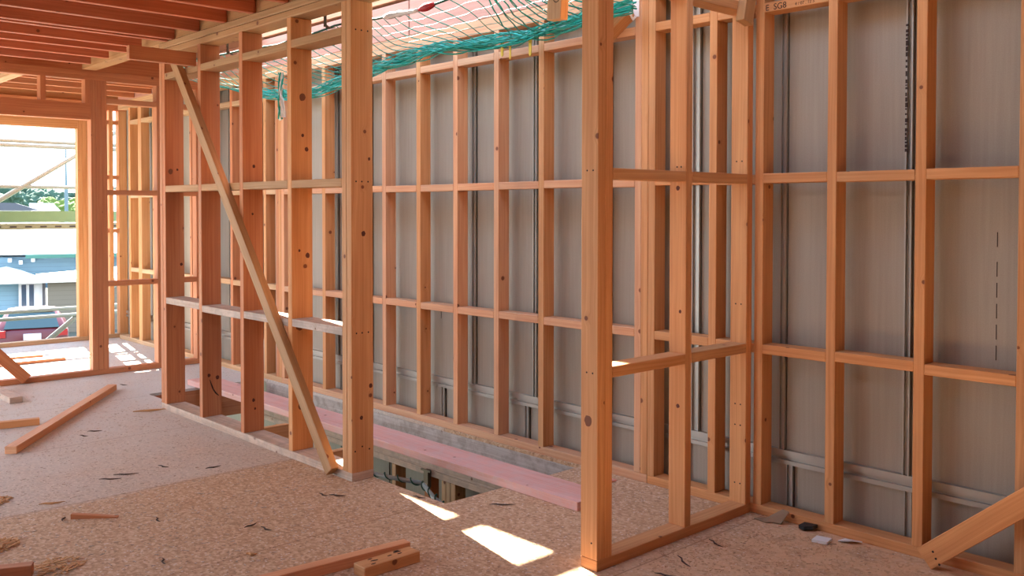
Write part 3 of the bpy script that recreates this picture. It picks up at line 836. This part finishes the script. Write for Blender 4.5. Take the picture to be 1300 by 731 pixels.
KEEP = [(Vector((-6.03, 1.555)), Vector((-7.63, 2.715))), (Vector((-7.5, 2.0)), Vector((-8.3, 1.99))), (Vector((-6.735, 1.95)), Vector((-6.93, 1.0))), (Vector((-3.97, 1.1)), Vector((-4.2, .6))), (Vector((-3.077, 2.0)), Vector((-3.076, 2.35))), (Vector((-3.175, 2.36)), Vector((-3.26, 1.3)))]
def clear(x, y):
    for a_, b_ in KEEP:
        d_ = b_ - a_; t_ = max(0, min(1, (Vector((x, y)) - a_).dot(d_) / d_.length_squared))
        if (a_ + d_ * t_ - Vector((x, y))).length < .075: return False
    return True
for _ in range(1700):
    x = random.uniform(-7.8, -2.6); y = random.uniform(.9, 2.7)
    if not clear(x, y): continue
    b = random.uniform(0, 3.14); L = random.uniform(.003, .010); dx, dy = math.cos(b) * L, math.sin(b) * L
    ex, ey = -math.sin(b) * .0022, math.cos(b) * .0022
    m.prism([(x - dx - ex, y - dy - ey, .0005), (x + dx - ex, y + dy - ey, .0005), (x + dx + ex, y + dy + ey, .0005), (x - dx + ex, y - dy + ey, .0005)], (0, 0, .0015))
tag(m.build('wood_flakes', PALEF), 'pale flakes of wood scattered over the whole bare floor', 'wood flakes', None, 'stuff')

# ------------------------------------------------------------------ outdoors
GZ = -2.78
GRD = plain('yard_ground', (.07, .08, .06, 1), .9)
m = MB(); m.box((-260, 60), (-120, 200), (GZ - .1, GZ)); struct(m.build('ground', GRD, origin=(0, 0, GZ)))
SCAF = plain('scaffold_tube', (.22, .25, .22, 1), .5, .1)
PLK = plain('scaffold_plank', (.12, .22, .11, 1), .6)
rs = root('scaffold', (-11.6, 2.5, GZ), 'grey tube scaffold with rails, a green toe board and diagonal braces outside the opening', 'scaffold')
def tubex(name, p, q, r=.022, mat=SCAF):
    m = MB(); m.tube([p, q], r, 10); return m.build(name, mat, rs, smooth=True)
for z in (2.225, 2.172, 1.705, .28, .20):
    tubex('rail', (-11.6, -2.0, z), (-11.6, 5.5, z))
m = MB(); m.box((-11.64, -11.60), (-2.0, 5.5), (1.30, 1.425)); m.build('toe_board', PLK, rs)
m = MB(); m.box((-12.2, -11.6), (-2.0, 5.5), (1.215, 1.285)); pl = m.build('deck_plank', plain('steel_plank', (.17, .19, .12, 1), .5), rs)
m = MB()
y = -1.95
while y < 5.4:
    m.box((-11.6, -11.5985), (y, y + .07), (1.238, 1.256)); y += .16
m.build('slot', BLACK, pl)
tubex('brace', (-11.6, 1.0, .305), (-11.6, 5.5, 3.24), .028)
tubex('brace', (-11.62, 2.9, -.48), (-11.62, 4.6, .87), .03)
for y in (-1.5, 0.9, 5.0):
    tubex('standard', (-11.55, y, GZ), (-11.55, y, 3.2), .024)
# camera axes in plan, used for the far buildings
FX, FY = Vector((-0.9613, 0.2755, 0)), Vector((0.2755, 0.9613, 0))   # away / to the right
def far_root(name, o, label, cat, group=None):
    r = root(name, (0, 0, 0), label, cat, group)
    r.matrix_basis = Matrix(((FY.x, FX.x, 0, o[0]), (FY.y, FX.y, 0, o[1]), (0, 0, 1, o[2]), (0, 0, 0, 1)))
    return r
def lbox(r, x, y, z): m = MB(); return m.box(x, y, z, parent_world(r))
H = far_root('house', (-36.65, 10.46, GZ), 'pale blue neighbouring house with white roofs and a green gutter', 'house')
HB = board_siding('blue_weatherboard', (.20, .35, .45, 1)); HBE = board_siding('beige_weatherboard', (.15, .135, .10, 1))
HW = plain('house_white', (.72, .74, .76, 1), .6); GUT = plain('green_gutter', (.015, .11, .085, 1), .5); GLS = plain('window_glass', (.03, .09, .13, 1), .15)
lbox(H, (-7, 6), (.6, 6), (1.3, 2.46)).build('upper_wall', HB, H)
m = MB(); W = parent_world(H)
for P in ([(-.43, -.1, 2.58), (6.5, -.1, 2.50), (6.5, 8, 3.33), (1.25, 8, 3.33)], [(-7, .3, 2.60), (-.43, -.1, 2.58), (1.25, 8, 3.33), (-7, 8, 3.33)]):
    m.prism([W @ Vector(p) for p in P], (0, 0, .05))
rf = m.build('upper_roof', HW, H)
lbox(H, (-.43, 6.5), (-.18, -.06), (2.44, 2.58)).build('gutter', GUT, H)
m = MB()
for x, z0 in ((-1.0, 2.30), (-.65, 2.22), (-.25, 2.30)): m.box((x, x + .12), (.1, .6), (z0, z0 + .14), W)
m.build('eave_bracket', HW, H)
m = MB()
m.prism([W @ Vector(p) for p in ((-2.5, -3.0, 1.80), (-.05, -3.0, 1.80), (-.55, -2.4, 1.98), (-1.05, -2.0, 2.12), (-1.9, -2.3, 1.95))], W.to_3x3() @ Vector((0, 2.4, .03)))
m.prism([W @ Vector(p) for p in ((-.1, -3.0, 1.80), (4, -3.0, 1.80), (4, -.2, 2.12), (-.1, -1.5, 1.90))], (0, 0, .05))
m.build('lower_roof', HW, H)
lbox(H, (-3, 4), (-3.06, -2.98), (1.74, 1.83)).build('lower_gutter', plain('cream', (.6, .58, .5, 1)), H)
lbox(H, (.27, 4.2), (-2.8, 0), (0, 1.76)).build('garage_wall', HBE, H)
lbox(H, (-4, -.62), (-2.2, 0), (0, 1.76)).build('side_wall', HB, H)
wn = lbox(H, (-.62, .10), (-2.45, -2.3), (.75, 1.74)).build('window_frame', HW, H)
for x in (-.53, -.30):
    lbox(H, (x, x + .14), (-2.47, -2.44), (.92, 1.66)).build('pane', GLS, wn)
lbox(H, (.10, .20), (-2.4, -2.3), (.5, 1.74)).build('corner_post', plain('dark_post', (.2, .2, .22, 1)), H)
lbox(H, (-4, -.55), (-2.9, -2.75), (.62, .78)).build('lower_ledge', GUT, H)

# car
CAR = plain('car_red', (.085, .003, .010, 1), .3); TYRE = plain('tyre', (.02, .02, .02, 1), .8)
K = far_root('car', (-26.95, 7.50, GZ), 'dark red hatchback parked tail towards the building', 'car')
W = parent_world(K)
secs = [ # y(back), half width, z bottom, half width at shoulder, shoulder z, roof half width, roof z
    (-.02, .74, .42, .80, .78, .74, .95), (.04, .84, .30, .88, .90, .80, 1.02), (.25, .87, .25, .89, .95, .70, 1.28), (.55, .88, .22, .89, .97, .60, 1.47),
    (1.4, .88, .22, .89, .96, .60, 1.50), (2.3, .88, .22, .89, .95, .58, 1.42), (3.0, .88, .22, .88, .94, .62, 1.02), (3.9, .84, .24, .85, .82, .60, .88), (4.2, .70, .35, .74, .66, .60, .70)]
bm = bmesh.new(); rings = []
for (y, wb_, zb, ws, zs, wr_, zr) in secs:
    ring = [(-wb_, zb), (-ws, (zb + zs) / 2), (-ws, zs), (-wr_, zr - .04), (-wr_ * .6, zr), (wr_ * .6, zr), (wr_, zr - .04), (ws, zs), (ws, (zb + zs) / 2), (wb_, zb)]
    rings.append([bm.verts.new(W @ Vector((a, y, b))) for a, b in ring])
for a, b in zip(rings, rings[1:]):
    for k in range(10): bm.faces.new((a[k], a[(k + 1) % 10], b[(k + 1) % 10], b[k]))
bm.faces.new(rings[0]); bm.faces.new(rings[-1][::-1])
m = MB(); m.bm.free(); m.bm = bm; m.build('body', CAR, K, smooth=True)
m = MB(); m.prism([W @ Vector(p) for p in ((-.66, .02, 1.03), (.66, .02, 1.03), (.55, .40, 1.40), (-.55, .40, 1.40))], W.to_3x3() @ Vector((0, -.03, .02))); m.build('rear_window', plain('car_glass', (.03, .06, .06, 1), .1), K)
m = MB(); m.prism([W @ Vector(p) for p in ((-.58, .36, 1.455), (.58, .36, 1.455), (.56, .62, 1.50), (-.56, .62, 1.50))], (0, 0, .04)); m.build('spoiler', CAR, K)
for s in (-1, 1):
    lbox(K, (min(s * .62, s * .86), max(s * .62, s * .86)), (-.06, .05), (.82, 1.0)).build('tail_light', plain('tail_light', (.30, .01, .012, 1), .3), K)
    for y in (.75, 3.3):
        m = MB(); m.tube([W @ Vector((s * .70, y, .32)), W @ Vector((s * .89, y, .32))], .32, 20); m.build('wheel', TYRE, K, smooth=False)
lbox(K, (-.20, .22), (-.08, -.02), (.74, .90)).build('number_plate', HW, K)
lbox(K, (-.80, .80), (-.10, .02), (.36, .56)).build('bumper', CAR, K)

# utility pole, trees, distant roofs
m = MB(); m.tube([(-63.5, 19.8, GZ), (-63.5, 19.8, 2.6), (-63.5, 19.8, 3.4), (-63.5, 19.8, 5.3)], [.12, .12, .07, .04], 10)
tag(m.build('utility_pole', plain('pole_blue', (.12, .19, .22, 1), .6), smooth=False), 'tall thin pole standing in front of the distant trees', 'pole')
TREE = plain('tree_leaf_dark', (.035, .085, .055, 1), .9); TREE2 = plain('tree_leaf_bright', (.085, .14, .02, 1), .9); BARK = plain('bark', (.12, .09, .06, 1), .9)
def tree(x, y, r, h, mat, lb, seed):
    rt = root('tree', (x, y, GZ), lb, 'tree', 'distant trees')
    m = MB(); m.tube([(x, y, GZ), (x, y, GZ + h * .5)], [.3, .2], 8); m.build('trunk', BARK, rt)
    bm = bmesh.new()
    rnd = random.Random(seed)
    for q in range(9):
        c = Vector((x + rnd.uniform(-.6, .6) * r, y + rnd.uniform(-.6, .6) * r, GZ + h * rnd.uniform(.45, .78)))
        rr = r * rnd.uniform(.4, .6)
        g = bmesh.ops.create_icosphere(bm, subdivisions=4, radius=rr, matrix=Matrix.Translation(c))
        for v in g['verts']:
            d = (v.co - c).normalized()
            v.co += d * rr * (.35 * noise.noise(v.co * 1.1 + Vector((seed, 0, 0))) + .22 * noise.noise(v.co * 3.7))
            if v.co.z > GZ + h: v.co.z = GZ + h
    m = MB(); m.bm.free(); m.bm = bm; m.build('crown', mat, rt)
tree(-96.0, 23.0, 3.6, 6.6, TREE, 'dark distant tree at the left edge of the opening', 1)
tree(-108.0, 29.5, 4.2, 6.5, TREE, 'dark distant tree left of the middle of the opening', 2)
tree(-120.0, 37.0, 4.4, 6.2, TREE, 'dark distant tree behind the pole', 3)
tree(-86.0, 26.0, 2.3, 5.3, TREE2, 'yellow-green distant tree left of the pole', 4)
tree(-88.5, 29.5, 2.0, 5.3, TREE2, 'yellow-green distant tree right of the pole', 5)
R1 = far_root('distant_house', (-66.2, 16.9, GZ), 'distant house with a low dark grey roof beyond the toe board', 'house')
W = parent_world(R1)
m = MB(); m.prism([W @ Vector(p) for p in ((-3, 0, 4.15), (2.0, 0, 4.15), (.6, 0, 4.62), (-3, 0, 4.72))], W.to_3x3() @ Vector((0, 6, .0))); m.build('roof', plain('roof_grey', (.07, .08, .10, 1), .6), R1)
lbox(R1, (-3, 1.5), (.3, 5.5), (0, 4.2)).build('wall', HW, R1)
R2 = far_root('distant_house', (-71.7, 21.1, GZ), 'distant house with a white roof beyond the toe board', 'house')
W = parent_world(R2)
m = MB(); m.prism([W @ Vector(p) for p in ((-1.2, 1, 4.10), (.85, 1, 4.10), (.35, 1, 4.66), (-1.2, 1, 4.66))], W.to_3x3() @ Vector((0, 5, 0))); m.build('roof', HW, R2)
lbox(R2, (-1.1, .7), (1.3, 5.5), (0, 4.12)).build('wall', plain('wall_pink', (.5, .42, .38, 1)), R2)

# ------------------------------------------------------------------ light
w = bpy.data.worlds.new('World'); SC.world = w; w.use_nodes = True
nt = w.node_tree; bg = nt.nodes['Background']
tc = nt.nodes.new('ShaderNodeTexCoord'); sp = nt.nodes.new('ShaderNodeSeparateXYZ'); cr = nt.nodes.new('ShaderNodeValToRGB')
nt.links.new(tc.outputs['Generated'], sp.inputs[0]); nt.links.new(sp.outputs[2], cr.inputs[0]); nt.links.new(cr.outputs[0], bg.inputs[0])
cr.color_ramp.elements[0].color = (0.93, 0.965, 1.0, 1); cr.color_ramp.elements[1].color = (0.40, 0.61, 1.0, 1)
bg.inputs[1].default_value = 2.4
sl = bpy.data.lights.new('sun', 'SUN'); sl.energy = 26; sl.angle = math.radians(0.35); sl.color = (1.0, 0.93, 0.82)
so = bpy.data.objects.new('sun', sl); C.objects.link(so)
so.rotation_euler = Vector((0.98, -0.20, -1.0)).to_track_quat('-Z', 'Y').to_euler()

# ------------------------------------------------------------------ camera
cd = bpy.data.cameras.new('camera'); cam = bpy.data.objects.new('camera', cd); C.objects.link(cam)
R_ = Vector((0.68065804, 0.73260073, 0.00089806)); U_ = Vector((-0.01720738, 0.01476181, 0.99974296)); F_ = Vector((-0.73239917, 0.68049854, -0.02265388))
cam.matrix_world = Matrix((R_, U_, -F_)).transposed().to_4x4()
cam.location = (0, 0, 1.44988821)
cd.sensor_width = 36; cd.lens = 32.723; cd.shift_y = -0.056037; cd.clip_start = 0.05; cd.clip_end = 600
SC.camera = cam
SC.view_settings.view_transform = 'Standard'; SC.view_settings.look = 'None'
SC.view_settings.gamma = 1; SC.view_settings.use_curve_mapping = False; SC.view_settings.exposure = 1.1
SC.cycles.max_bounces = 12; SC.cycles.diffuse_bounces = 8; SC.cycles.use_denoising = True
